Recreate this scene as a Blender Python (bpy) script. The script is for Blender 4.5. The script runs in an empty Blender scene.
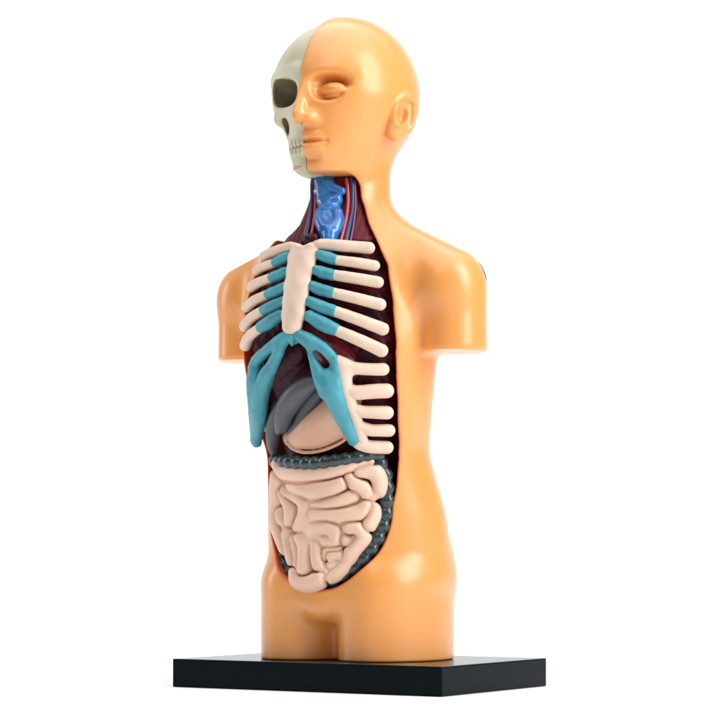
import bpy, math, random
import numpy as np
from mathutils import Vector

random.seed(3)
S = 0.0004                      # model pixel units -> metres (figure about 27 cm tall)
TH = math.radians(32); ST, CT = math.sin(TH), math.cos(TH)
DIST, ZC, HY, CX = 2400.0, 108.0, 550.0, 360.0
C = bpy.context.scene.collection

# ------------------------------------------------------------------ sdf helpers
def smin(a, b, k):
    h = np.maximum(k - np.abs(a - b), 0) / k
    return np.minimum(a, b) - h * h * k * 0.25
def smax(a, b, k): return -smin(-a, -b, k)
def ell(p, c, r):
    x = (p[0]-c[0]); y = (p[1]-c[1]); z = (p[2]-c[2])
    k0 = np.sqrt((x/r[0])**2 + (y/r[1])**2 + (z/r[2])**2) + 1e-6
    k1 = np.sqrt((x/r[0]**2)**2 + (y/r[1]**2)**2 + (z/r[2]**2)**2) + 1e-9
    return k0*(k0-1)/k1
def cap(p, a, b, ra, rb=None):
    if rb is None: rb = ra
    ax, ay, az = a; dx, dy, dz = b[0]-ax, b[1]-ay, b[2]-az
    L = dx*dx+dy*dy+dz*dz + 1e-9
    t = np.clip(((p[0]-ax)*dx+(p[1]-ay)*dy+(p[2]-az)*dz)/L, 0, 1)
    return np.sqrt((p[0]-ax-t*dx)**2+(p[1]-ay-t*dy)**2+(p[2]-az-t*dz)**2) - (ra+(rb-ra)*t)
def chain(p, pts, k=3.0):       # pts: (x,y,z,r)
    d = None
    for a, b in zip(pts[:-1], pts[1:]):
        e = cap(p, a[:3], b[:3], a[3], b[3])
        d = e if d is None else np.minimum(d, e)
    return d
def rot(p, c, ang, axis):
    x, y, z = p[0]-c[0], p[1]-c[1], p[2]-c[2]; s, q = math.sin(ang), math.cos(ang)
    if axis == 'z': x, y = q*x+s*y, -s*x+q*y
    if axis == 'x': y, z = q*y+s*z, -s*y+q*z
    if axis == 'y': x, z = q*x+s*z, -s*x+q*z
    return (x, y, z)
def smooth(pts, n=6):           # Catmull-Rom resample
    P = np.array(pts, float)
    if len(P) < 3: return [tuple(q) for q in P]
    Q = np.vstack([2*P[0]-P[1], P, 2*P[-1]-P[-2]]); out = []
    for i in range(1, len(Q)-2):
        for j in range(n):
            t = j/n
            out.append(0.5*((2*Q[i])+(-Q[i-1]+Q[i+1])*t+(2*Q[i-1]-5*Q[i]+4*Q[i+1]-Q[i+2])*t*t+(-Q[i-1]+3*Q[i]-3*Q[i+1]+Q[i+2])*t**3))
    out.append(P[-1]); return [tuple(q) for q in out]

# ------------------------------------------------------------------ mesher (surface nets)
def mesh_sdf(f, lo, hi, h, sm=2):
    lo = np.array(lo, float); hi = np.array(hi, float)
    n = np.ceil((hi-lo)/h).astype(int)+1
    ax = [lo[i]+h*np.arange(n[i]) for i in range(3)]
    G = np.ones(n, np.float32)*9
    B = 16
    sx = [np.arange(0, n[i], B) for i in range(3)]
    cen = [np.minimum(lo[i]+h*(sx[i]+B/2), 1e9) for i in range(3)]
    cx, cy, cz = np.meshgrid(*cen, indexing='ij')
    cd = f((cx, cy, cz))
    rad = B*h*0.87*1.5+2
    for i, j, k in np.ndindex(cd.shape):
        a, b, c = i*B, j*B, k*B
        if abs(cd[i, j, k]) > rad:
            G[a:a+B, b:b+B, c:c+B] = cd[i, j, k]; continue
        X, Y, Z = np.meshgrid(ax[0][a:a+B], ax[1][b:b+B], ax[2][c:c+B], indexing='ij')
        G[a:a+B, b:b+B, c:c+B] = f((X, Y, Z))
    ins = G < 0
    cell = np.zeros(n-1, np.int8)
    for dx in (0, 1):
        for dy in (0, 1):
            for dz in (0, 1):
                cell += ins[dx:n[0]-1+dx, dy:n[1]-1+dy, dz:n[2]-1+dz]
    act = (cell > 0) & (cell < 8)
    ids = -np.ones(act.shape, np.int64)
    ci = np.argwhere(act); ids[act] = np.arange(len(ci))
    acc = np.zeros((len(ci), 3)); cnt = np.zeros(len(ci))
    cor = [(a, b, c) for a in (0, 1) for b in (0, 1) for c in (0, 1)]
    V = {q: G[ci[:, 0]+q[0], ci[:, 1]+q[1], ci[:, 2]+q[2]].astype(float) for q in cor}
    for q in cor:
        for d in range(3):
            if q[d] == 0:
                r = list(q); r[d] = 1; r = tuple(r)
                m = (V[q] < 0) != (V[r] < 0)
                t = V[q]/(V[q]-V[r]+1e-12)
                e = np.array(q, float)[None, :].repeat(len(ci), 0); e[:, d] = t
                acc[m] += e[m]; cnt[m] += 1
    P = lo + h*(ci + acc/np.maximum(cnt, 1)[:, None])
    faces = []
    for d in range(3):
        u, v = (d+1) % 3, (d+2) % 3
        sl0 = [slice(1, n[i]-1) for i in range(3)]; sl1 = list(sl0)
        sl0[d] = slice(0, n[d]-1); sl1[d] = slice(1, n[d])
        A = ins[tuple(sl0)]; Bm = ins[tuple(sl1)]
        e = np.argwhere(A != Bm)
        if not len(e): continue
        fl = A[tuple(e.T)]
        base = e.copy(); base[:, u] += 1; base[:, v] += 1
        def idc(du, dv):
            q = base.copy(); q[:, u] -= du; q[:, v] -= dv
            return ids[q[:, 0], q[:, 1], q[:, 2]]
        Q = np.stack([idc(1, 1), idc(0, 1), idc(0, 0), idc(1, 0)], 1)
        Q[~fl] = Q[~fl][:, ::-1]
        faces.append(Q)
    F = np.vstack(faces); F = F[(F >= 0).all(1)]
    def grad(P, e=0.35):
        g = np.zeros_like(P)
        for d in range(3):
            a = P.copy(); a[:, d] += e; b = P.copy(); b[:, d] -= e
            g[:, d] = (f(tuple(a.T))-f(tuple(b.T)))/(2*e)
        return g
    for it in range(2):
        g = grad(P); v = f(tuple(P.T))
        s = v/np.maximum((g*g).sum(1), 0.25)
        P = P - g*np.clip(s, -h*.6, h*.6)[:, None]
    g = grad(P, 0.5); N = g/np.maximum(np.linalg.norm(g, axis=1), 1e-6)[:, None]
    def nb(Vv):
        a = np.zeros_like(Vv); n_ = np.zeros(len(Vv))
        for i in range(4):
            A_, B_ = F[:, i], F[:, (i+1) % 4]
            for d in range(3): a[:, d] += np.bincount(A_, Vv[B_, d], len(Vv))
            n_ += np.bincount(A_, minlength=len(Vv))
        m = n_ > 0; o = Vv.copy(); o[m] = a[m]/n_[m][:, None]; return o
    for it in range(sm): P = P*.5+nb(P)*.5; N = N*.4+nb(N)*.6
    N /= np.maximum(np.linalg.norm(N, axis=1), 1e-6)[:, None]
    return P, F, N

def build(name, f, lo, hi, h, mats, parent=None, pick=None, attr=None, sm=2):
    P, F, N = mesh_sdf(f, lo, hi, h, sm)
    me = bpy.data.meshes.new(name)
    me.vertices.add(len(P)); me.vertices.foreach_set('co', (P*S).astype(np.float32).ravel())
    me.loops.add(F.size); me.loops.foreach_set('vertex_index', F.ravel().astype(np.int32))
    me.polygons.add(len(F)); me.polygons.foreach_set('loop_start', (np.arange(len(F))*4).astype(np.int32))
    me.update(calc_edges=True)
    if not isinstance(mats, (list, tuple)): mats = [mats]
    for m in mats: me.materials.append(m)
    if pick is not None:
        cen = P[F].mean(1)
        me.polygons.foreach_set('material_index', pick(cen).astype(np.int32))
    if attr is not None:
        A_ = me.attributes.new('inner', 'FLOAT_VECTOR', 'POINT'); A_.data.foreach_set('vector', attr(P).astype(np.float32).ravel())
    me.polygons.foreach_set('use_smooth', np.ones(len(F), bool))
    me.normals_split_custom_set_from_vertices(N.tolist())
    o = bpy.data.objects.new(name, me); C.objects.link(o)
    if parent: o.parent = parent
    return o
def bounds(pts, pad=4):
    P = np.array([q[:3] for q in pts], float); R = max([q[3] for q in pts])+pad
    return P.min(0)-R, P.max(0)+R

# ------------------------------------------------------------------ materials
def mat(name, col, rough=0.4, sss=0.0, coat=0.0, noise=0.0, nscale=60, bump=0.0, bscale=300, col2=None, spec=0.5):
    m = bpy.data.materials.new(name); m.use_nodes = True
    nt = m.node_tree; b = nt.nodes['Principled BSDF']
    b.inputs['Base Color'].default_value = (*col, 1); b.inputs['Roughness'].default_value = rough
    b.inputs['Coat Weight'].default_value = coat; b.inputs['Coat Roughness'].default_value = 0.27
    b.inputs['Specular IOR Level'].default_value = spec
    if sss:
        b.inputs['Subsurface Weight'].default_value = sss
        b.inputs['Subsurface Radius'].default_value = (1, .32, .12); b.inputs['Subsurface Scale'].default_value = 0.004
    tc = nt.nodes.new('ShaderNodeTexCoord')
    if noise or col2:
        n = nt.nodes.new('ShaderNodeTexNoise'); n.inputs['Scale'].default_value = nscale; n.inputs['Detail'].default_value = 5
        nt.links.new(tc.outputs['Object'], n.inputs['Vector'])
        r = nt.nodes.new('ShaderNodeValToRGB'); nt.links.new(n.outputs['Fac'], r.inputs['Fac'])
        c2 = col2 or tuple(c*(1-noise) for c in col)
        r.color_ramp.elements[0].position = .35; r.color_ramp.elements[1].position = .65
        r.color_ramp.elements[0].color = (*c2, 1); r.color_ramp.elements[1].color = (*col, 1)
        nt.links.new(r.outputs['Color'], b.inputs['Base Color'])
        mr = nt.nodes.new('ShaderNodeMapRange'); mr.inputs['To Min'].default_value = rough*0.85; mr.inputs['To Max'].default_value = rough*1.2
        nt.links.new(n.outputs['Fac'], mr.inputs['Value']); nt.links.new(mr.outputs['Result'], b.inputs['Roughness'])
    if bump:
        n2 = nt.nodes.new('ShaderNodeTexNoise'); n2.inputs['Scale'].default_value = bscale; n2.inputs['Detail'].default_value = 3
        nt.links.new(tc.outputs['Object'], n2.inputs['Vector'])
        bp = nt.nodes.new('ShaderNodeBump'); bp.inputs['Strength'].default_value = bump; bp.inputs['Distance'].default_value = 0.001
        nt.links.new(n2.outputs['Fac'], bp.inputs['Height']); nt.links.new(bp.outputs['Normal'], b.inputs['Normal'])
    return m
M = {
 'skin':   mat('orange_plastic', (0.88, 0.365, 0.09), 0.36, 0.25, 0.6, noise=0.06, nscale=25, bump=0.04, bscale=90),
 'lining': mat('maroon_lining', (0.12, 0.005, 0.012), 0.4, spec=.25, bump=0.2, bscale=250),
 'bone':   mat('ivory_bone', (0.87, 0.65, 0.51), 0.42, 0.0, 0.1, noise=0.10, nscale=120, bump=0.15, bscale=350),
 'skull':  mat('grey_green_bone', (0.70, 0.68, 0.52), 0.42, col2=(0.56, 0.52, 0.34), nscale=70, bump=0.15, bscale=300),
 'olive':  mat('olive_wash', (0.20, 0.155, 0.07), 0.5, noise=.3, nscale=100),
 'teal':   mat('teal_cartilage', (0.07, 0.37, 0.45), 0.42, noise=0.2, nscale=150, bump=0.15, bscale=350),
 'gut':    mat('pale_pink_intestine', (0.88, 0.60, 0.46), 0.34, 0.25, 0.3, noise=0.08, nscale=90, bump=0.1, bscale=250),
 'stomach':mat('beige_stomach', (0.76, 0.47, 0.33), 0.4, 0.0, 0.15, col2=(0.64, 0.36, 0.24), nscale=60, bump=0.1),
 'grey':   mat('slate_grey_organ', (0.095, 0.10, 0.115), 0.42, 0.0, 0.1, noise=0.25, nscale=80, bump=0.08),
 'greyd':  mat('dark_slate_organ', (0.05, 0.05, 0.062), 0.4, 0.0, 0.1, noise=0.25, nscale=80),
 'liver':  mat('dark_maroon_organ', (0.045, 0.005, 0.012), 0.35, 0.0, 0.05, noise=0.4, nscale=140, bump=0.2, bscale=260, spec=.2),
 'lung':   mat('dark_lung', (0.022, 0.005, 0.008), 0.4, 0.0, 0.0, col2=(0.075, 0.004, 0.010), nscale=110, bump=0.4, bscale=240, spec=.12),
 'heart':  mat('red_heart', (0.22, 0.012, 0.02), 0.3, 0.0, 0.3, noise=0.4, nscale=120),
 'colon':  mat('dark_green_colon', (0.018, 0.045, 0.05), 0.25, 0.0, 0.5, noise=0.3, nscale=120),
 'blue':   mat('glossy_blue', (0.02, 0.23, 0.60), 0.18, 0.0, 0.6, col2=(0.01, 0.11, 0.42), nscale=150, bump=0.3, bscale=260),
 'red':    mat('red_vessel', (0.60, 0.05, 0.06), 0.3, 0.0, 0.3),
 'navy':   mat('navy_vessel', (0.015, 0.02, 0.09), 0.3, 0.0, 0.3),
 'violet': mat('violet_vessel', (0.20, 0.10, 0.25), 0.35),
 'pink':   mat('pink_gum', (0.65, 0.22, 0.30), 0.4),
 'black':  mat('black_base', (0.006, 0.013, 0.016), 0.2, 0.0, 0.0, spec=0.3),
 'white':  mat('white_paper', (0.93, 0.93, 0.93), 0.8),
 'tooth':  mat('ivory_teeth', (0.62, 0.58, 0.42), 0.35),
 'dark':   mat('grey_peg', (0.12, 0.11, 0.11), 0.4),
}
def tag(o, label=None, cat=None, group=None, kind=None):
    for k, v in (('label', label), ('category', cat), ('group', group), ('kind', kind)):
        if v: o[k] = v
    return o

# ------------------------------------------------------------------ torso loft
TT = np.array([  # z, a, b, yc
 (-20,100,76,-3),(20,100,78,-3),(60,96,76,-4),(98,96,77,-2),(140,94,77,-6),(166,89,76,-12),(205,83,72,-24),(230,90,75,-31),(255,95,78,-36),
 (306,102,82,-38),(345,103,78,-36),(375,97,72,-34),(400,84,66,-33),(425,62,54,-31),(448,46,43,-28),(470,43,40,-24),(520,43,41,-20),(700,43,41,-20)], float)
_z = np.arange(-20, 700, 2.0)
_k = np.exp(-0.5*(np.arange(-12, 13)*2/9.0)**2); _k /= _k.sum()
def _tab(i):
    v = np.interp(_z, TT[:, 0], TT[:, i]); return np.convolve(np.pad(v, 12, mode='edge'), _k, 'valid')
_a, _b, _c = _tab(1), _tab(2), _tab(3)
def loft2(p):
    a = np.interp(p[2], _z, _a); b = np.interp(p[2], _z, _b); c = np.interp(p[2], _z, _c)
    x = p[0]/a; y = (p[1]-c)/b
    k0 = np.sqrt(x*x+y*y)+1e-6; k1 = np.sqrt((x/a)**2+(y/b)**2)+1e-9
    return k0*(k0-1)/k1
CAM = np.array([ST*DIST, -CT*DIST, ZC])
RGT = np.array([CT, ST, 0.0]); FWD = np.array([-ST, CT, 0.0])
def ray(sx, sy):                 # a view direction, used to measure real surface points on the modelled torso
    d = FWD*DIST + RGT*(sx-CX) + np.array([0, 0, HY-sy]); return d/DIST
def at(sx, sy, off=0.0):
    d = ray(sx, sy); t = np.linspace(DIST-220, DIST+80, 900)
    P = CAM[:, None] + d[:, None]*t
    f = loft2((P[0], P[1], P[2])) - off
    i = np.argmax(f < 0)
    if f.min() > 0: i = int(np.argmin(f)); return P[:, i]
    if i == 0: return P[:, 0]
    w = f[i-1]/(f[i-1]-f[i]); return P[:, i-1]*(1-w)+P[:, i]*w
def proj(P):
    v = np.array(P)-CAM; s = DIST/(v@FWD); return CX+(v@RGT)*s, HY-v[2]*s

# opening outline in (|X|, Z), measured on the torso surface
edge = [(357,180),(359,198),(366,222),(376,243),(386,265),(391,300),(394,340),(395.5,400),(396,450),(394,490),(387,525),(373,553),(347,579),(322,590)]
EW = []
for e in edge:
    q = at(*e); EW.append((q[2], max(q[0], 0)))
EW = sorted(EW); ZB = EW[0][0]
ez = np.array([ZB-0.5]+[e[0] for e in EW]+[500]); ew = np.array([0.0]+[e[1] for e in EW]+[EW[-1][1]])
print('opening', [(round(a), round(b)) for a, b in EW])
_zz = np.arange(0, 500, 1.0); _ww = np.interp(_zz, ez, ew, left=-30)
_ww = np.where(_zz < ZB, -(ZB-_zz)*1.0-1, _ww)
# the bottom of the opening is round: fit an ellipse arc below z=150
w150 = np.interp(150, _zz, _ww)
low = (_zz >= ZB) & (_zz < 150)
_ww[low] = np.maximum(_ww[low], w150*np.sqrt(np.clip(1-((150-_zz[low])/(150-ZB))**2, 0, 1)))
# signed distance to the outline, in (X, Z)
_poly = [(w, z) for z, w in zip(_zz, _ww) if w >= 0]
_pp = np.array([(0, ZB)]+_poly); _kk = np.exp(-0.5*(np.arange(-8, 9)/3.5)**2); _kk /= _kk.sum()
_L = np.concatenate([[0], np.cumsum(np.linalg.norm(np.diff(_pp, axis=0), axis=1))]); _s = np.arange(0, _L[-1], .7)
_px = np.interp(_s, _L, _pp[:, 0]); _pz = np.interp(_s, _L, _pp[:, 1])
_px = np.convolve(np.concatenate([-_px[8:0:-1], _px, 2*_px[-1]-_px[-2:-10:-1]]), _kk, 'valid'); _pz = np.convolve(np.concatenate([_pz[8:0:-1], _pz, 2*_pz[-1]-_pz[-2:-10:-1]]), _kk, 'valid')
_gx = np.arange(0, 160, 1.5); _gz = np.arange(-30, 500, 1.5)
_GX, _GZ = np.meshgrid(_gx, _gz, indexing='ij')
_D = np.full(_GX.shape, 1e9)
for a, b in zip(_px[::1], _pz[::1]): _D = np.minimum(_D, (_GX-a)**2+(_GZ-b)**2)
_D = np.sqrt(_D); _in = (_GX < np.interp(_GZ, _pz, _px)) & (_GZ > _pz[0]); _D[_in] *= -1
def outline(p):
    x = np.clip(np.abs(p[0])/1.5, 0, len(_gx)-1.01); z = np.clip((p[2]+30)/1.5, 0, len(_gz)-1.01)
    i = x.astype(int); j = z.astype(int); u = x-i; v = z-j
    return _D[i, j]*(1-u)*(1-v)+_D[i+1, j]*u*(1-v)+_D[i, j+1]*(1-u)*v+_D[i+1, j+1]*u*v
def ycen(z): return np.interp(z, _z, _c)

# ------------------------------------------------------------------ body + head
def head_outer(p):
    q = (np.abs(p[0]), p[1], p[2])
    d = ell(p, (0, -25, 562), (68, 80, 72.5))
    a = np.interp(p[2], [462, 470, 482, 500, 520, 550, 620], [30, 35, 41, 49, 56, 63, 62])
    b = np.interp(p[2], [462, 470, 482, 500, 520, 550, 575], [40, 44, 50, 58, 64, 68, 66])
    c = np.interp(p[2], [462, 482, 500, 520, 550, 575], [-49, -44, -42, -38, -35, -36])
    x = p[0]/a; y = (p[1]-c)/b; k0 = (np.abs(x)**2.3+np.abs(y)**2.3)**(1/2.3)+1e-6
    jaw = (k0-1)*np.minimum(a, b)*0.95
    jaw = smax(jaw, 469-p[2], 8); jaw = smax(jaw, p[2]-578, 45)
    d = smin(d, jaw, 22)
    d = smin(d, ell(q, (0, -79, 479), (19, 14, 11)), 14)                       # chin
    d = smin(d, cap(q, (4, -94.5, 568.5), (44, -74, 566), 8.5, 8), 8)               # brow
    d = smax(d, -ell(rot(q, (29, -102, 556.5), -0.36, 'z'), (0, 0, 0), (21, 19, 8.5)), 8)
    d = smax(d, -ell(rot(q, (26, -101, 548), -0.36, 'z'), (0, 0, 0), (18, 12, 8)), 6)   # socket
    e = ell(rot(q, (25.5, -90, 549.5), -0.30, 'z'), (0, 0, 0), (16, 11.5, 8.3))      # lids
    e = e + 2.4*np.exp(-((p[2]-546.0)/1.5)**2)*np.clip((-88-p[1])/5, 0, 1)
    d = smin(d, e, 1.6)
    # nose
    n = cap(p, (0, -98, 565), (0, -114.5, 525), 6.5, 8.5)
    n = smin(n, ell(q, (11, -105, 523), (6, 10, 6)), 6)
    n = smin(n, cap(q, (4, -91, 562), (9, -96, 528), 8, 10), 8)
    d = smin(d, n, 5)
    d = smax(d, -ell(q, (7, -111, 516), (3.6, 5, 3.5)), 2)
    # lips
    fr = np.clip((-60-p[1])/10, 0, 1)
    wn = lambda w: np.clip(1-(q[0]/w)**2, 0, 1)**.8*fr
    d = smin(d, ell(q, (0, -90, 500), (24, 11, 17)), 12)
    d = d - 2.6*np.exp(-((p[2]-507.5)/3.6)**2)*wn(21) - 4.0*np.exp(-((p[2]-494.8)/5.0)**2)*wn(21)
    d = d + 4.2*np.exp(-((p[2]-501.6)/1.9)**2)*wn(25) + 2.2*np.exp(-((p[2]-485.5)/3.6)**2)*wn(17)
    d = d + 0.9*np.exp(-((q[0]-23)/4)**2-((p[2]-501)/6)**2)*fr
    # ear
    ec = (63, -31, 530)
    r = rot(rot(q, ec, -0.30, 'z'), (0, 0, 0), -0.28, 'x')
    ea = ell(r, (2, 0, 0), (7.5, 14.5, 22))
    hel = np.sqrt((np.sqrt((r[1]/0.66)**2+((r[2]-1))**2)-19)**2*0.8+(r[0]-7)**2)-4.3
    hel = np.maximum(hel, -(r[2]+13))
    ea = smin(ea, hel, 4)
    ea = smax(ea, -ell(r, (9, -2, -1), (9, 7, 11)), 3)
    ea = smax(ea, -cap(r, (10.5, -9, 9), (10.5, 5, 14), 2.4), 3)
    ea = smin(ea, ell(r, (3, -12, -5), (4, 4, 6)), 4)
    ea = smin(ea, ell(r, (3.5, -3, -17), (4, 7.5, 8)), 11)
    d = smin(d, ea, 3.0)
    return d
def trunk(p):
    q = (np.abs(p[0]), p[1], p[2])
    d = loft2(p)*0.9
    d = smax(d, p[2]-560, 20)
    d = smax(d, 34+.35*np.sqrt(q[0]**2+64)-p[2], 20)
    sh = cap(q, (25, -20, 415), (111, -22, 362), 30, 40)
    d = smin(d, sh, 16)
    # arm stump
    ax = (q[0]-119-(340-p[2])*0.02); ay = p[1]+20
    k0 = np.sqrt((ax/31)**2+(ay/35)**2)+1e-6; k1 = np.sqrt((ax/31**2)**2+(ay/35**2)**2)+1e-9
    arm = k0*(k0-1)/k1
    arm = smax(arm, p[2]-366, 30); arm = smax(arm, 299.5-p[2], 5)
    d = smin(d, arm, 8)
    # pectoral and buttock volume
    d = smin(d, ell(q, (42, 28, 88), (42, 42, 50)), 16)
    # legs
    lx = q[0]-45.5; ly = p[1]+5
    k0 = np.sqrt((lx/50.5)**2+(ly/73)**2)+1e-6; k1 = np.sqrt((lx/50.5**2)**2+(ly/73**2)**2)+1e-9
    leg = k0*(k0-1)/k1
    lx = -p[0]*np.sign(p[0]+1e-9)-45.5
    k0 = np.sqrt((lx/50.5)**2+(ly/73)**2)+1e-6; k1 = np.sqrt((lx/50.5**2)**2+(ly/73**2)**2)+1e-9
    leg = smin(leg, k0*(k0-1)/k1, 13)
    leg = smax(leg, p[2]-100, 30)
    leg = smax(leg, 0.0-p[2], 2)
    d = smin(d, leg, 11)
    return d
def cavity(p):
    c = smax(outline(p), p[1]-(ycen(p[2])+22), 14)
    return smax(c, p[2]-473, 2)
def body(p):
    d = smin(trunk(p), head_outer(p), 10)
    # remove the skull side of the head: x<0, forward of the neck, above the jaw plane
    cut = smax(smax(p[0], 466-p[2], 1.0), -(p[1]+200), 1)
    d = smax(d, -cut, 1.2)
    far = smax(smax(p[0]+16, p[1]-6, 6), 424+.33*np.minimum(0, p[0]+30)-p[2], 6)
    d = smax(d, -smax(far, p[2]-473, 2), 3)
    far2 = smax(p[0]+30, 440+.38*(p[0]+35)-p[2], 10)
    d = smax(d, -smax(far2, p[2]-466, 2), 7)
    d = smax(d, -cavity(p), 3.0)
    return d

T = bpy.data.objects.new('anatomy_torso_model', None); C.objects.link(T)
tag(T, 'orange plastic torso model with half skull head and open front showing ribs and organs', 'anatomy model')
def inner(P):
    p = (P[:, 0], P[:, 1], P[:, 2])
    cv = cavity(p); L = loft2(p); low = np.clip((472-p[2])/1.0, 0, 1)*(1-np.clip((-p[0]-20)/6, 0, 1)*np.clip((p[2]-402)/8, 0, 1))
    return np.stack([np.clip((3.0-cv)/1.4, 0, 1)*low, np.clip((-L-9)/1.2, 0, 1)*np.clip((3.0-cv)/1.4, 0, 1)*low, cv*0], 1)
nt = M['skin'].node_tree; pb = nt.nodes['Principled BSDF']
src = pb.inputs['Base Color'].links[0].from_socket
at_ = nt.nodes.new('ShaderNodeAttribute'); at_.attribute_name = 'inner'
sp = nt.nodes.new('ShaderNodeSeparateXYZ'); nt.links.new(at_.outputs['Vector'], sp.inputs[0])
def mixc(a, col, fac):
    m = nt.nodes.new('ShaderNodeMix'); m.data_type = 'RGBA'
    nt.links.new(fac, m.inputs[0]); nt.links.new(a, m.inputs[6]); m.inputs[7].default_value = (*col, 1); return m.outputs[2]
c1 = mixc(src, (0.66, 0.115, 0.022), sp.outputs[0])
c2 = mixc(c1, (0.12, 0.005, 0.012), sp.outputs[1])
nt.links.new(c2, pb.inputs['Base Color'])
body_o = build('body_shell', body, (-158, -134, -3), (158, 92, 642), 1.08, M['skin'], T, attr=inner, sm=1)
def pin(p):
    return smax(np.maximum(trunk(p)-1.0, -trunk(p)-3), ell(p, (140, 2, 379), (11, 9, 11)), 1)
build('shoulder_pin', pin, (124, -12, 362), (156, 16, 395), 0.8, M['dark'], T)

# ------------------------------------------------------------------ ribs, organs
def trace(pts, off=0.0, n=5):
    # pts: (screen x, screen y, radius[, depth offset]) measured on the torso surface -> model points
    out = []
    for q in pts:
        P = at(q[0], q[1], q[3] if len(q) > 3 else off); out.append((P[0], P[1], P[2], q[2]))
    return smooth(out, n)
def tubes(name, chains, h, m, parent, k=2.5, kk=3.0, extra=None, pick=None, wob=0.0, sm=4):
    allp = [q for c in chains for q in c]
    lo, hi = bounds(allp, 5)
    def f(p):
        d = None
        for c in chains:
            cl, ch = bounds(c, 0)
            e = chain(p, c, k)
            d = e if d is None else smin(d, e, kk)
        if wob:
            d = d + wob*np.sin(p[0]*.55+1)*np.sin(p[2]*.5)*np.sin(p[1]*.6)
        if extra: d = extra(p, d)
        return d
    return build(name, f, lo, hi, h, m, parent, pick, sm=sm)
def mirror(pts): return [(-q[0], q[1], q[2], q[3]) for q in pts]
def Z3(x, y): return 230+x/4, 230+y/4
def Z4(x, y): return 230+x/4, 330+y/4
def Z5(x, y): return 240+x/4, 440+y/4
def Z6(x, y): return 310+x/6, 340+y/6
def zt(Z, pts): return [(*Z(q[0], q[1]), *q[2:]) for q in pts]

# sternum (the breast bone) carries the rib cage
st_pts = [at(*Z3(288, 78), 3), at(*Z3(282, 180), 5), at(*Z3(270, 290), 6), at(*Z3(256, 395), 6)]
for q in st_pts: q[0] = 0.0
def sternum(p):
    Zs = [q[2] for q in st_pts][::-1]; Ys = [q[1] for q in st_pts][::-1]
    z0, z1 = Zs[0]-6, Zs[-1]+7
    w = np.interp(p[2], [z0-8, z0, z0+10, Zs[1], Zs[2], z1-14, z1], [6, 9, 11.5, 13.8, 15, 16.8, 16.5])
    w = w + .5*np.sin(p[2]*.42)
    yc = np.interp(p[2], Zs, Ys)
    k = np.sqrt((p[0]/w)**2+((p[1]-yc-1)/7.4)**2)+1e-6
    d = (k-1)*7.6
    d = smax(d, p[2]-z1, 7); d = smax(d, z0-p[2]+.018*p[0]**2, 7)
    top = np.array(st_pts[0])
    d = smax(d, -cap(p, (0, top[1]-12, z1+3), (0, top[1]+12, z1+3), 6), 4)
    return d + .2*np.sin(p[2]*.25+p[0]*.3)
zs = [q[2] for q in st_pts]
rc = build('rib_cage', sternum, (-30, -140, min(zs)-14), (30, -85, max(zs)+14), 0.9, M['bone'], T)
tip = at(*Z3(255, 435), 5)
xi = [(0, st_pts[3][1]+1, st_pts[3][2]-8, 8.0), (0, tip[1]+0, tip[2]+1, 5), (0, tip[1]+1, tip[2]-5, 2)]
tubes('xiphoid', [xi], 0.8, M['teal'], rc)

ribs = [  # (bone chain, teal chain), near side, in photo measurements
 ([(345,62,5.2),(375,58,6),(460,64,6),(556,72,6.2)], None),
 ([(423,120,5.0),(500,130,5.4),(578,143,5.6)], [(362,100,5),(385,108,5.6),(420,119,5.4)]),
 ([(402,178,5.4),(500,193,5.8),(592,209,6)], [(345,160,5),(370,170,5.8),(412,180,5.6)]),
 ([(398,248,5.4),(500,272,5.8),(601,298,6.2)], [(332,225,5.2),(360,238,5.9),(408,251,5.6)]),
 ([(405,320,5.6),(510,357,6),(611,396,6.6)], [(318,285,5.2),(360,305,6.2),(415,324,5.8)]),
 ([(412,395,5.6),(512,438,6.2),(606,482,6.8)], [(322,345,6),(370,375,7.2),(420,398,6.2)]),
]
for ri, (bone, teal) in enumerate(ribs):
    bone = [(*q[:2], q[2]*.95) for q in bone]
    lift = (0, 4, 4, 6, 10, 12)[ri]
    b = trace(zt(Z3, bone), 2.5, 4)
    t = trace(zt(Z3, teal), 2.5, 4) if teal else None
    for side in (1, -1):
        far = lambda c: [(-x*(1-.05*(x/85)**2), y, z+lift*max(0, x/80), r*.92) for x, y, z, r in c]
        bb = b if side == 1 else far(b)
        r = tubes('rib', [bb], 0.9, M['bone'], rc, wob=.15, sm=2)
        if t:
            tt = t if side == 1 else far(t)
            st0 = (side*9, tt[0][1]+3, tt[0][2]+1, 4.6)
            tubes('cartilage', [[st0]+tt[:-1]+[(*tt[-1][:3], tt[-1][3]-.1)]], 0.8, M['teal'], rc, wob=.28, sm=2)
# costal arch: teal fork joined to the five lower ribs
arch = [
 zt(Z6, [(-75,-35,5.0),(0,15,7.0),(2,70,3.4),(25,140,4.6),(66,225,8),(105,300,10)]),
 zt(Z6, [(-75,-35,5.0),(0,8,7.0),(60,35,5.6),(118,85,5.4),(152,140,5.6),(152,205,7.5),(155,270,9.0)]),
 zt(Z6, [(112,215,7.5),(118,255,11),(146,330,11),(185,430,9),(225,520,7.2),(262,600,6)]),
]
A = [trace(c, 3.0, 4) for c in arch]
archf = [
 zt(Z4, [(250,15,6),(212,45,6),(195,90,5.8),(172,140,6.5),(145,190,8.5),(124,260,8.5),(117,340,8),(109,400,7),(107,452,5)]),
 zt(Z4, [(250,15,6),(200,42,6),(150,80,5.4),(105,125,6),(102,175,8),(101,220,9),(99,300,7),(99,380,5.5),(102,440,5)]),
]
AF = [trace(c, 2.0, 4) for c in archf]
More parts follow.
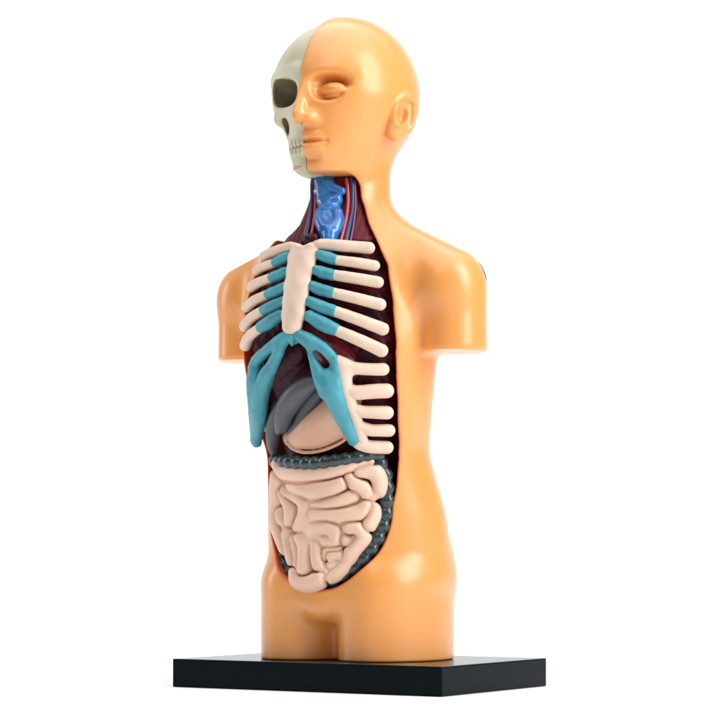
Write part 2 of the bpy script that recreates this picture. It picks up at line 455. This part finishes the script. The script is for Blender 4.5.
low_b = [
 zt(Z6, [(165,120,5),(200,150,6),(280,170,6),(380,176,6),(438,176,6.2)]),
 zt(Z6, [(200,150,6),(205,220,7.5),(215,290,7),(240,380,6.5),(275,470,6),(300,560,6),(320,620,5.5)]),
 zt(Z6, [(205,300,6.5),(280,315,7),(380,308,7.2),(460,305,7.2)]),
 zt(Z6, [(245,410,6),(320,430,6),(400,434,6.4),(462,436,6.6)]),
 zt(Z6, [(285,515,6),(360,540,6),(420,542,6),(474,543,6.2)]),
 zt(Z6, [(270,605,5),(300,625,6),(360,640,6.4),(462,645,6.4)]),
]
Bn = [trace(c, 1.0, 4) for c in low_b]
for side in (1, -1):
    f = (lambda c: c) if side == 1 else (lambda c: [(-x*.93, y+5, z+8, r*.9) for x, y, z, r in c])
    for i in ((0, 2, 3, 4, 5) if side == 1 else (0, 2, 3, 4)): tubes('rib', [f(Bn[i])] + [f(Bn[1])] if i == 0 and side == 1 else [f(Bn[i]) if side == 1 else f(Bn[i])[len(Bn[i])//2:]], 0.9, M['bone'], rc, kk=6)
    tubes('costal_arch', A if side == 1 else AF, 0.9, M['teal'], rc, k=4, kk=2.5, wob=.3)

# ------------------------------------------------------------------ small intestine
gut = [
 [(152,100,4.5),(170,126,5.5),(250,138,6),(340,135,6),(430,117,5),(540,96,3)],
 [(205,195,5),(250,205,7),(320,200,8.5),(380,190,8),(415,175,7)],
 [(452,150,5.5),(480,180,7),(520,205,7),(548,222,6.5)],
 [(490,128,5.5),(545,125,6.5),(572,160,6.5),(565,205,6.5),(548,222,6.5)],
 [(310,262,5.5),(360,252,6.5),(420,238,6.5),(475,215,5.5)],
 [(310,292,7.5),(360,298,7.5),(430,300,7.5),(500,288,7),(525,262,6)],
 [(545,262,5),(548,300,6),(525,345,6)],
 [(155,140,6),(150,190,6),(150,250,6),(148,320,6),(165,375,6),(185,430,5.5)],
 [(190,205,5),(240,222,6.5),(268,250,7),(270,300,7),(245,352,6)],
 [(175,215,4),(200,260,5),(205,310,5),(185,350,5)],
 [(165,290,5),(195,370,6),(205,430,6),(215,480,5)],
 [(250,388,6.5),(268,420,7),(268,470,7),(262,515,7)],
 [(215,395,5),(232,460,4.5),(235,500,5)],
 [(228,530,6),(238,562,7),(290,572,7),(335,552,7),(345,530,6)],
 [(312,350,6.5),(360,342,7),(392,365,6.5),(395,400,6),(350,408,5.5),(325,395,5.5)],
 [(322,405,6),(318,450,6.5),(330,500,6.5),(360,530,6)],
 [(372,462,5.2),(410,460,5.5),(425,480,5.5),(395,505,5.5),(360,510,5)],
 [(450,348,6.5),(490,355,6.8),(505,385,6.8),(470,430,6.5),(440,475,6.5),(400,525,6.5),(365,545,6)],
 [(430,395,5),(455,410,5),(480,390,4)],
 [(405,440,4),(360,435,4.5),(345,470,4)],
]
G = [[(x, y, z, r*1.04+.5) for x, y, z, r in trace(zt(Z5, [(q[0]-max(0, q[0]-240)*.055,)+q[1:] for q in c]), -1.5, 5)] for c in gut]
under = trace(zt(Z5, [(200,150,12),(300,170,20),(450,170,12)]), -18, 4), trace(zt(Z5, [(230,200,14),(250,350,16),(280,500,14)]), -18, 4), trace(zt(Z5, [(480,200,16),(420,350,20),(340,480,16)]), -19, 4), trace(zt(Z5, [(330,180,20),(330,350,24),(310,480,18)]), -19, 4)
def gut_f(p):
    d1 = None
    for c in G:
        e = chain(p, [(x, y, z, r+2.0) for x, y, z, r in c])
        if d1 is None: d1 = e; d2 = np.full_like(e, 99.0)
        else:
            d2 = np.minimum(d2, np.maximum(d1, e)); d1 = np.minimum(d1, e)
    d = d1 + 3.4*np.exp(-((d2-d1)/1.7)**2)
    for c in under: d = smin(d, chain(p, c), 3)
    return d
_lo, _hi = bounds([q for c in G for q in c], 6); _hi[1] += 10
build('small_intestine', gut_f, _lo, _hi, 0.9, M['gut'], T, sm=2)

# large intestine, beaded ring round it
def beads(name, pts, off, r0, step):
    step *= 1.35
    P = smooth([tuple(at(*q[:2], q[2] if len(q) > 2 else off)) for q in pts], 30); P = np.array(P)
    L = np.concatenate([[0], np.cumsum(np.linalg.norm(np.diff(P, axis=0), axis=1))])
    n = int(L[-1]/step); s = np.linspace(0, L[-1], n+1)
    Bc = np.stack([np.interp(s, L, P[:, i]) for i in range(3)], 1)
    c = [(*q, r0) for q in Bc]; lo, hi = bounds(c)
    def f(p):
        d = None
        for q in c:
            e = np.sqrt((p[0]-q[0])**2+(p[1]-q[1])**2+(p[2]-q[2])**2)-q[3]
            d = e if d is None else smin(d, e, 2.2)
        return smin(d, chain(p, c[::1], 1)+r0*.30, 1.0)
    return build(name, f, lo, hi, 1.0, M['colon'], T)
beads('transverse_colon', [(276,461,-4),(290,462,-1),(312,463.5,0),(335,461,0),(358,457,-2),(378,455,-6)], -4, 7.2, 7.6)
beads('descending_colon', [(380,464),(386,480),(386.5,510),(380,534),(366.5,555),(349,571),(330,580),(312,585)], -6, 8.0, 9.0)
beads('ascending_colon', [(276,530),(277,545),(281,558),(288,570),(298,580)], -8, 8.0, 9.0)

# stomach
sto = [trace([(292,438,9),(302,436,14),(318,428,20),(336,415,20),(346,396,16)], -17, 5),
       trace([(296,442,8),(320,436,12),(345,424,12)], -10, 5),
       trace([(287,443,1.4),(293,449,1.7),(305,452.5,1.8),(322,450.5,1.8),(340,443,1.7),(352,434,1.4)], -1, 5)]
tubes('stomach', sto, 0.9, M['stomach'], T, k=6, kk=2.5)
# grey lobes
tubes('gallbladder', [trace([(278,431,4),(282,424,8),(286,410,11),(295,397,11.5),(308,386,9),(320,381,5)], -5, 5)], 0.9, M['grey'], T, k=5)
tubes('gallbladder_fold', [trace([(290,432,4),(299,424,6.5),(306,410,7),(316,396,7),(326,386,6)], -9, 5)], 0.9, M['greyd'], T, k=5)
tubes('liver_lobe', [trace([(275,455,3.5),(273,446,6),(273,432,7.5),(275,418,6.5),(279,404,3)], -5, 5)], 0.9, M['grey'], T, k=5)
tubes('liver', [trace([(258,400,10),(268,388,13),(280,372,15),(292,360,15),(300,350,12)], -14, 4), trace([(262,415,9),(278,395,11),(300,380,12),(320,372,12)], -19, 4)], 1.0, M['liver'], T, kk=5, wob=.4)
tubes('heart', [trace([(318,345,14),(332,352,17),(345,362,15),(350,372,12)], -19, 4), trace([(308,330,16),(325,335,18)], -24, 4)], 1.1, M['heart'], T, kk=7)
# lungs
def lung(side):
    def f(p):
        d = smax(loft2(p)+11, outline(p)+4, 6)
        d = smax(d, np.maximum(p[2]-428, 262-p[2]), 12)
        d = smax(d, 7-side*p[0], 8)
        d = smax(d, p[1]-(ycen(p[2])-4), 8)
        v = np.sin(p[0]*.21+np.sin(p[2]*.13)*2)*np.sin(p[2]*.19+np.sin(p[0]*.17)*2)
        return d - 1.4*np.abs(v)
    a, b = sorted((side*2, side*100))
    return build('lung', f, (a-2, -135, 255), (b+2, -25, 440), 1.4, M['lung'], T)
lung(1); lung(-1)
# dark tissue behind the stomach and bowels
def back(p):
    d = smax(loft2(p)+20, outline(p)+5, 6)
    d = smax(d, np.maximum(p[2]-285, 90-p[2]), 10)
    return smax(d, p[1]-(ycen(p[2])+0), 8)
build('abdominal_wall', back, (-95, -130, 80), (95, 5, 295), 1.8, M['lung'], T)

# ------------------------------------------------------------------ throat
N7 = lambda x, y: (290+x/7.2, 160+y/7.2)
lar = [trace(zt(N7, [(205,150,4.5),(225,205,5),(235,260,5)]), 0, 4), trace(zt(N7, [(270,170,4.5),(320,205,4.6),(372,225,4.2)]), 0, 4),
       trace(zt(N7, [(240,290,7),(285,300,8),(330,290,7)]), -3, 4), trace(zt(N7, [(215,400,5),(225,450,6.5),(250,500,7)]), 0, 4),
       trace(zt(N7, [(335,390,6),(345,440,6.5),(320,500,7)]), -1, 4), trace(zt(N7, [(250,420,5),(285,450,6),(290,520,8),(285,570,7)]), -1, 4),
       trace(zt(N7, [(215,370,4),(290,360,4),(350,375,4)]), 1, 4), trace(zt(N7, [(190,225,3),(215,240,3.4)]), 1, 3),
       trace(zt(N7, [(260,170,10),(280,300,11),(285,450,12),(285,600,10)]), -8, 4)]
tubes('larynx', lar, 0.8, M['blue'], T, k=3, kk=2.0, sm=1)
def vessel(name, pts, m, off=-3): return tubes(name, [trace(zt(N7, pts), off, 5)], 0.7, m, T)
vessel('artery', [(408,140,2.0),(415,220,2.0),(418,320,2.0),(400,450,2.0),(365,590,2.0)], M['red'])
vessel('vein', [(443,140,2.6),(450,240,2.6),(448,360,2.6),(425,480,2.8),(400,600,2.8)], M['navy'])
vessel('nerve', [(466,150,1.1),(472,300,1.1),(462,430,1.1),(435,590,1.1)], M['violet'])
vessel('artery', [(188,140,1.8),(185,250,1.8),(178,400,1.8),(150,570,1.8)], M['red'], -2)
vessel('vein', [(170,125,2.2),(165,200,2.2),(158,330,2.2),(140,450,2.2),(112,560,2.2)], M['navy'], -2)
vessel('nerve', [(158,125,1.0),(150,180,1.0),(150,300,1.0),(130,430,1.0),(100,540,1.0)], M['violet'], 0)
tubes('thyroid', [trace(zt(N7, [(110,560,4),(145,575,6.5),(180,560,4.5)]), 1, 4)], 0.8, M['liver'], T, wob=.6)
def throat(p):
    d = smax(loft2(p)+7, p[1]+18, 4); d = smax(d, outline(p)+1, 3)
    d = d - .8*np.abs(np.sin(p[0]*.5+p[2]*.02))
    d = smax(d, -p[0]-(26+np.maximum(0, (426-p[2]))*.95), 3)
    return smax(d, np.maximum(p[2]-474, 405-p[2]), 3)
build('throat_muscle', throat, (-75, -100, 400), (75, -10, 478), 1.2, M['lining'], T)

# ------------------------------------------------------------------ skull half
def sq(p, r):
    k = ((np.abs(p[0])/r[0])**2.5+(np.abs(p[1])/r[1])**2.5+(np.abs(p[2])/r[2])**2.5)**.4+1e-6
    return (k-1)*min(r)
def teeth(q):
    tooth = np.abs(np.mod(q[0]+3, 6)-3)
    g = 2.2*np.exp(-((q[2]-498.5)/1.2)**2)
    g = g + 1.9*np.exp(-(tooth/.75)**2)*np.clip((7.5-np.abs(q[2]-498.5))/2, 0, 1)
    return g - 1.2*np.clip((9.5-np.abs(q[2]-498.5))/3, 0, 1)
def skull(p):
    q = (np.abs(p[0]), p[1], p[2])
    d = ell(p, (0, -25, 560), (71, 80, 70.5))
    a = np.interp(p[2], [466, 480, 500, 520, 545, 575], [24, 32, 38, 44, 58, 60])
    b = np.interp(p[2], [466, 480, 500, 520, 545, 575], [38, 44, 50, 55, 62, 62])
    c = np.interp(p[2], [466, 482, 500, 520, 550, 575], [-56, -52, -48, -44, -36, -36])
    x = p[0]/a; y = (p[1]-c)/b; k0 = (np.abs(x)**2.3+np.abs(y)**2.3)**(1/2.3)+1e-6
    jaw = smax((k0-1)*np.minimum(a, b)*.95, np.abs(p[2]-523)-50, 8)
    d = smin(d, jaw, 10)
    d = smin(d, cap(q, (8, -99, 570), (46, -76, 568), 6, 6), 7)
    d = smin(d, cap(q, (40, -78, 532), (60, -50, 536), 7.5, 6), 5)      # cheek bone
    d = smin(d, cap(q, (22, -90, 536), (42, -78, 531), 5, 7), 4)
    d = smax(d, -sq(rot(rot(q, (28, -98, 553), -.40, 'z'), (0, 0, 0), .22, 'y'), (18.5, 26, 14)), 3)   # orbit
    d = smax(d, -ell(q, (0, -106, 528), (8, 22, 9)), 3)                # nasal aperture
    d = smax(d, -ell(q, (31, -88, 521), (7, 12, 8)), 4)                  # hollow under the cheek bone
    d = smax(d, -ell(q, (52, -48, 508), (16, 30, 17)), 8)                # hollow of the jaw
    d = smin(d, cap(q, (0, -90.5, 498), (20, -81, 498), 9.5, 7), 6)
    fr = np.clip((-66-p[1])/10, 0, 1)*np.clip((27-q[0])/3, 0, 1)
    d = d + fr*teeth(q)
    d = smin(d, ell(q, (0, -83, 480), (16, 12, 8)), 8)
    return smax(d, p[0]+0.6, .8)
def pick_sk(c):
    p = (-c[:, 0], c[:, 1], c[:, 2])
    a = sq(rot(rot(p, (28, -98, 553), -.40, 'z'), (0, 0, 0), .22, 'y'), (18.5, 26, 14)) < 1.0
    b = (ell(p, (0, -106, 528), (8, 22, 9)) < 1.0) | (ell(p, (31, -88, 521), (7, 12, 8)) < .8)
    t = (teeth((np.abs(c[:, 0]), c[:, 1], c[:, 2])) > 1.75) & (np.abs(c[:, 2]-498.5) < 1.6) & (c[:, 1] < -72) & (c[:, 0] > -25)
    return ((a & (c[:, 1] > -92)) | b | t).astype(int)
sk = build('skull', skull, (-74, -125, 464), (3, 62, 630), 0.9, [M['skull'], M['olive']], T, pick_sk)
def on_skull(x, z):
    y = np.arange(-130, -40, .5); v = skull((np.full_like(y, x), y, np.full_like(y, z))); return y[np.argmax(v < 0)]
tubes('gum', [[(x, on_skull(x, 479)+.3, 479, r) for x, r in ((-7, 1.2), (-13, 1.7), (-19, 1.6), (-24, 1.0))]], 0.6, M['pink'], sk)

# ------------------------------------------------------------------ base, ground
import bmesh
def bevel_box(name, lo, hi, bev, m, parent=None):
    bm = bmesh.new(); bmesh.ops.create_cube(bm, size=1)
    for v in bm.verts:
        v.co = Vector([(lo[i]+hi[i])/2+(hi[i]-lo[i])*v.co[i] for i in range(3)])*S
    bmesh.ops.bevel(bm, geom=bm.edges[:], offset=bev*S, segments=3, affect='EDGES', profile=.6)
    me = bpy.data.meshes.new(name); bm.to_mesh(me); bm.free(); me.materials.append(m)
    for f in me.polygons: f.use_smooth = True
    o = bpy.data.objects.new(name, me); C.objects.link(o)
    mod = o.modifiers.new('wn', 'WEIGHTED_NORMAL')
    if parent: o.parent = parent
    return o
M['matte'] = mat('black_side', (0.003, 0.007, 0.009), 0.12, spec=.05)
M['black'].node_tree.nodes['Principled BSDF'].inputs['Specular IOR Level'].default_value = .3
base = bevel_box('display_base', (-155, -105, -28.5), (155, 105, -0.3), 1.6, M['black'])
tag(base, 'flat rectangular black glossy display base under the torso model', 'base')

# white paper sweep: floor that curves up into the back wall, standing square to the camera
prof = [(-2.2, 0), (-0.9, 0), (0.0, 0), (0.6, 0)]
for i in range(0, 25):
    t = math.radians(90*i/24); prof.append((0.9+0.8*math.sin(t), 0.8-0.8*math.cos(t)))
prof += [(1.7, 1.6), (1.7, 2.6)]
vs = []; fs = []
for i, (u, z) in enumerate(prof):
    for x in (-2.5, 2.5):
        vs.append((x*CT-u*ST, x*ST+u*CT, z-28.6*S))
for i in range(len(prof)-1): fs.append((2*i, 2*i+1, 2*i+3, 2*i+2))
me = bpy.data.meshes.new('backdrop'); me.from_pydata(vs, [], fs); me.materials.append(M['white'])
for f in me.polygons: f.use_smooth = True
base.data.materials.append(M['matte'])
for f in base.data.polygons: f.material_index = 0 if f.normal.z > .3 else 1
g = bpy.data.objects.new('backdrop', me); C.objects.link(g); g['kind'] = 'structure'

# ------------------------------------------------------------------ light, world, camera
sc = bpy.context.scene
w = bpy.data.worlds.new('World'); sc.world = w; w.use_nodes = True
w.node_tree.nodes['Background'].inputs[0].default_value = (1, 1, 1, 1); w.node_tree.nodes['Background'].inputs[1].default_value = 0.15
def area(name, az, el, dist, sx, sy, power, target=(0, -30, 330), col=(1, 1, 1)):
    # az measured from the model's front towards its left
    a, e = math.radians(az), math.radians(el)
    t = Vector(target)*S
    pos = t + Vector((math.sin(a)*math.cos(e), -math.cos(a)*math.cos(e), math.sin(e)))*dist
    l = bpy.data.lights.new(name, 'AREA'); l.shape = 'RECTANGLE'; l.size = sx; l.size_y = sy; l.energy = power; l.color = col
    o = bpy.data.objects.new(name, l); C.objects.link(o); o.location = pos
    o.rotation_euler = (t-pos).to_track_quat('-Z', 'Y').to_euler()
    return o
area('softbox_key', 90, 30, 0.9, 0.40, 0.9, 8.5)
area('softbox_front', 15, 48, 1.1, 0.4, 0.4, 1.3)
area('softbox_rim', -75, 15, 0.9, 0.15, 0.6, 1.6)
area('softbox_top', 0, 88, 1.3, 1.4, 1.4, 14)
bl = area('softbox_backdrop', 0, 0, 1.0, 2.4, 0.7, 17)
bl_l = Vector((-0.62*ST, 0.62*CT, 1.35)); bl_t = Vector((-1.75*ST, 1.75*CT, 0.35))
bl.location = bl_l; bl.rotation_euler = (bl_t-bl_l).to_track_quat('-Z', 'Y').to_euler()

cam = bpy.data.cameras.new('camera'); co = bpy.data.objects.new('camera', cam); C.objects.link(co)
co.location = Vector(CAM)*S; co.rotation_euler = (math.radians(90), 0, TH)
cam.sensor_width = 36; cam.lens = 36*DIST/720; cam.shift_y = (HY-360)/720; cam.shift_x = 0
cam.clip_start = 0.01; cam.clip_end = 500
sc.camera = co
sc.view_settings.view_transform = 'Standard'; sc.view_settings.look = 'None'; sc.view_settings.exposure = 0; sc.view_settings.gamma = 1
